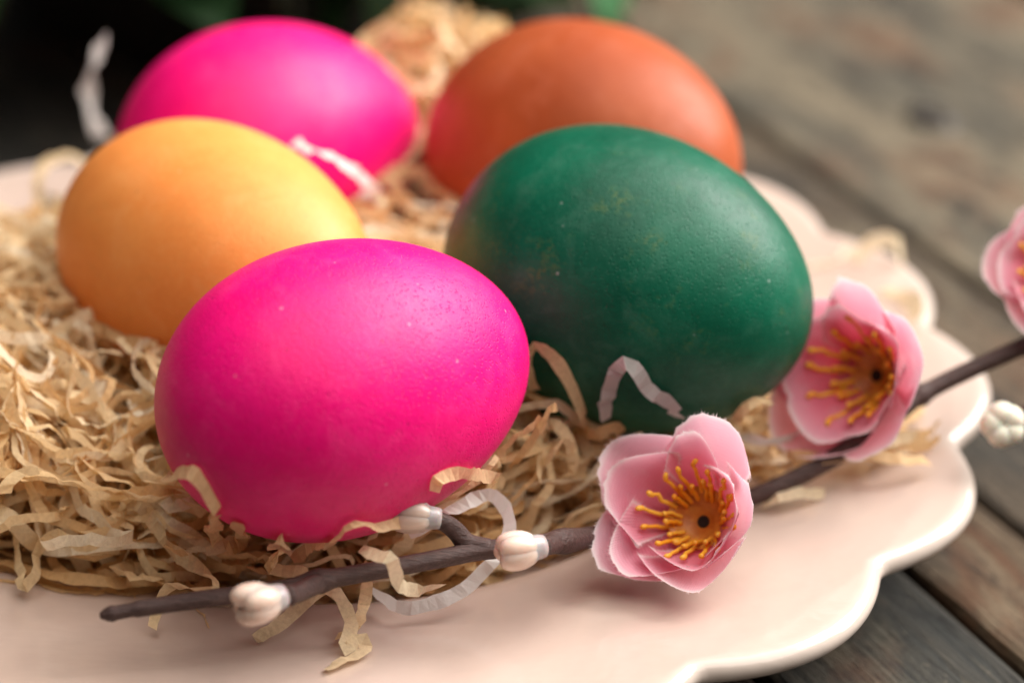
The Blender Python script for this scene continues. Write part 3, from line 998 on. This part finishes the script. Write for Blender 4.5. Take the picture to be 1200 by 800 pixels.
# angles are measured from 'up' in the flower's face, turning towards the flower's own left
VIEW = -FWD                       # towards the camera
RIGHT = np.array([1.0, 0, 0])
spec1 = []
for an, L, Wd, op, cu, op2, cu2, w2 in [(-14, 16.5, 12.5, 1.30, -0.75, 0.95, -0.45, 0.62), (58, 17, 14.5, 1.32, -0.70, 1.12, -0.62, 0.92),
                                        (120, 17, 13.5, 1.30, -0.75, 1.10, -0.55, 0.90), (192, 15, 14.5, 1.10, -0.60, 0.98, -0.70, 0.88), (262, 14.5, 14.0, 1.02, -0.62, 0.82, -0.45, 0.85)]:
    spec1.append((an, op, cu, L, Wd, 0.75, 0.60))
    spec1.append((an + 13, op2, cu2, L * 0.90, Wd * w2, 0.25, 0.75))
fb1 = bp(826, 612, 20.5)
flower(fb1, VIEW + RIGHT * -0.42 + UP * 0.30, UP, 0.97, spec1, 32, 'wide open pink cloth blossom with orange stamens', 11)

spec2 = []
for an, L, Wd in [(-5, 15, 10), (66, 16, 15), (136, 16, 15), (208, 14.5, 14), (284, 15, 13)]:
    spec2.append((an, 0.98, -0.25, L, Wd, 0.30, 0.45))
    spec2.append((an + 9, 0.74, -0.2, L * 0.86, Wd * 0.9, 0.05, 0.45))
fb2 = bp(1030, 440, 28)
flower(fb2, VIEW * 0.8 + RIGHT * -0.62 + UP * 0.05, UP, 1.08, spec2, 24, 'half-open pink cloth blossom turned toward the green egg', 12)

spec3 = []
for an, L, Wd in [(15, 12, 13), (85, 12, 13), (160, 12, 13), (232, 12, 13), (304, 12, 13)]:
    spec3.append((an, 0.95, 0.30, L, Wd, 0.35, 0.5))
    spec3.append((an + 9, 0.70, 0.35, L * 0.9, Wd * 0.95, 0.2, 0.5))
fb3 = bp(1238, 326, 38)
flower(fb3, VIEW * 0.9 + RIGHT * -0.15 + UP * 0.25, UP, 0.9, spec3, 22, 'pink cloth blossom beyond the plate edge', 13)
sub_branch([TP[-1], (1262, 350, 35), (1250, 335, 36.5), (1240, 328, 37.5)], 1.4, 1.0)
fbk = fb1
ax1 = norm(VIEW + RIGHT * -0.33 + UP * 0.28)
sub_branch([TP[12], (TP[12] + fb1 - ax1 * 1.4) / 2 + np.array([0, 0.5, -0.5]), fb1 - ax1 * 1.2], 1.4, 1.0)
sub_branch([TP[17], (TP[17] + fb2) / 2 + np.array([0, 0.6, 0]), fb2 - norm(VIEW * 0.8 + RIGHT * -0.62) * 1.2], 1.4, 1.0)
# ivory bud beyond the rim, on its own short side branch
c4 = bp(1175, 497, 24)
bud(c4, VIEW + RIGHT * -0.05, 5.0, 7.0, Mwb.m, neck=False, seed=4)
sub_branch([TP[-1], (1262, 420, 31), (1225, 470, 26), (1184, 490, 23.2)], 1.3, 0.9)

# ---------------------------------------------------------------- dark leafy plant behind the plate
Ml = Mat('dark_leaf')
v = Ml.coords(1000.0)
rnd = Ml.n('ShaderNodeObjectInfo').outputs['Random']
col = Ml.ramp(rnd, [(0.0, (0.006, 0.026, 0.005)), (0.7, (0.020, 0.085, 0.016)), (1.0, (0.06, 0.20, 0.08))])
Ml.set(Base_Color=col, Roughness=0.5, Normal=Ml.bump(Ml.noise(v, 0.3, 3), 0.4, 0.0006))
Mst = Mat('plant_stem'); Mst.set(Base_Color=(0.03, 0.035, 0.015), Roughness=0.6)
Mpot = Mat('dark_pot'); Mpot.set(Base_Color=Mpot.mix(Mpot.noise(Mpot.coords(1000.0), 0.1, 4), (0.02, 0.018, 0.016), (0.035, 0.03, 0.026)), Roughness=0.6)
Msoil = Mat('soil'); Msoil.set(Base_Color=(0.015, 0.011, 0.008), Roughness=0.95)
pot_c = np.array([-62.0, 205.0, 0.0])
proot = empty('potted_plant', pot_c)
tag(proot, 'dark green leafy plant in a dark pot behind the plate', 'plant')
a = np.linspace(0, 2 * math.pi, 48, endpoint=False)
prof = [(0.5, 0.2), (44, 0.2), (46, 2), (56, 62), (60, 63), (60, 74), (56, 74), (54, 64), (53, 60)]
V = [(pot_c[0] + q * math.cos(t), pot_c[1] + q * math.sin(t), z) for q, z in prof for t in a]
mesh_obj('pot', V, grid_faces(len(prof), 48, True), Mpot.m, parent=proot)
V = [(pot_c[0] + q * math.cos(t), pot_c[1] + q * math.sin(t), z + 1.0 * math.sin(5 * t)) for q, z in [(54, 62), (40, 65), (20, 66), (0.5, 66)] for t in a]
mesh_obj('soil', V, grid_faces(4, 48, True), Msoil.m, parent=proot)
# one leaf mesh shared by all leaves
lu, lw = 9, 5
LV = []
for i in range(lu):
    u = i / (lu - 1)
    wd = 9.5 * math.sin(math.pi * u ** 0.8) ** 0.8 if 0 < u < 1 else 0.15
    for j in range(lw):
        w = j / (lw - 1) * 2 - 1
        LV.append((30 * u, w * wd, 3.5 * math.sin(math.pi * u) - 6 * u * u + 2.2 * abs(w) * math.sin(math.pi * u)))
leaf_me = bpy.data.meshes.new('leaf')
leaf_me.from_pydata((np.array(LV) * MM).tolist(), [], grid_faces(lu, lw))
leaf_me.polygons.foreach_set('use_smooth', [True] * len(leaf_me.polygons))
leaf_me.materials.append(Ml.m)
lr = np.random.default_rng(17)
tips = []
for k in range(26):
    tips.append((lr.uniform(-175, 38), lr.uniform(108, 140), lr.uniform(4, 62)))
for k in range(14):
    tips.append((lr.uniform(-190, 50), lr.uniform(140, 260), lr.uniform(60, 150)))
for k in range(16):
    tips.append((lr.uniform(-25, 36), lr.uniform(135, 172), lr.uniform(4, 16)))
for tx, ty, tz in tips:
    p0 = pot_c + np.array([lr.uniform(-25, 25), lr.uniform(-25, 20), 66])
    p3 = np.array([tx, ty, tz])
    m1 = p0 * 0.6 + p3 * 0.4 + np.array([0, 0, 45])
    m2 = p0 * 0.25 + p3 * 0.75 + np.array([0, 0, 28])
    Q = catmull([p0, m1, m2, p3], 8)
    V, F = tube(Q, np.linspace(1.3, 0.5, len(Q)), 6)
    mesh_obj('stem', V, F, Mst.m, parent=proot)
    for q in range(5):
        pos = Q[min(len(Q) - 1, int(len(Q) * (0.38 + 0.62 * q / 6.0)))]
        lf = bpy.data.objects.new('leaf', leaf_me)
        COL.objects.link(lf)
        lf.parent = proot
        az = lr.uniform(0, 2 * math.pi) if q % 2 else lr.uniform(math.pi * 1.1, math.pi * 1.9)
        lf.rotation_euler = (lr.normal(0, 0.5), lr.uniform(-0.3, 0.9), az)
        sc = lr.uniform(0.7, 1.25)
        # leaves stay clear of the plate and the table
        out = pos.copy(); out[2] = max(out[2], 8); out[1] = max(out[1], 122 if az > math.pi else 108)
        lf.location = (out - pot_c) * MM
        lf.scale = (sc, sc, sc)
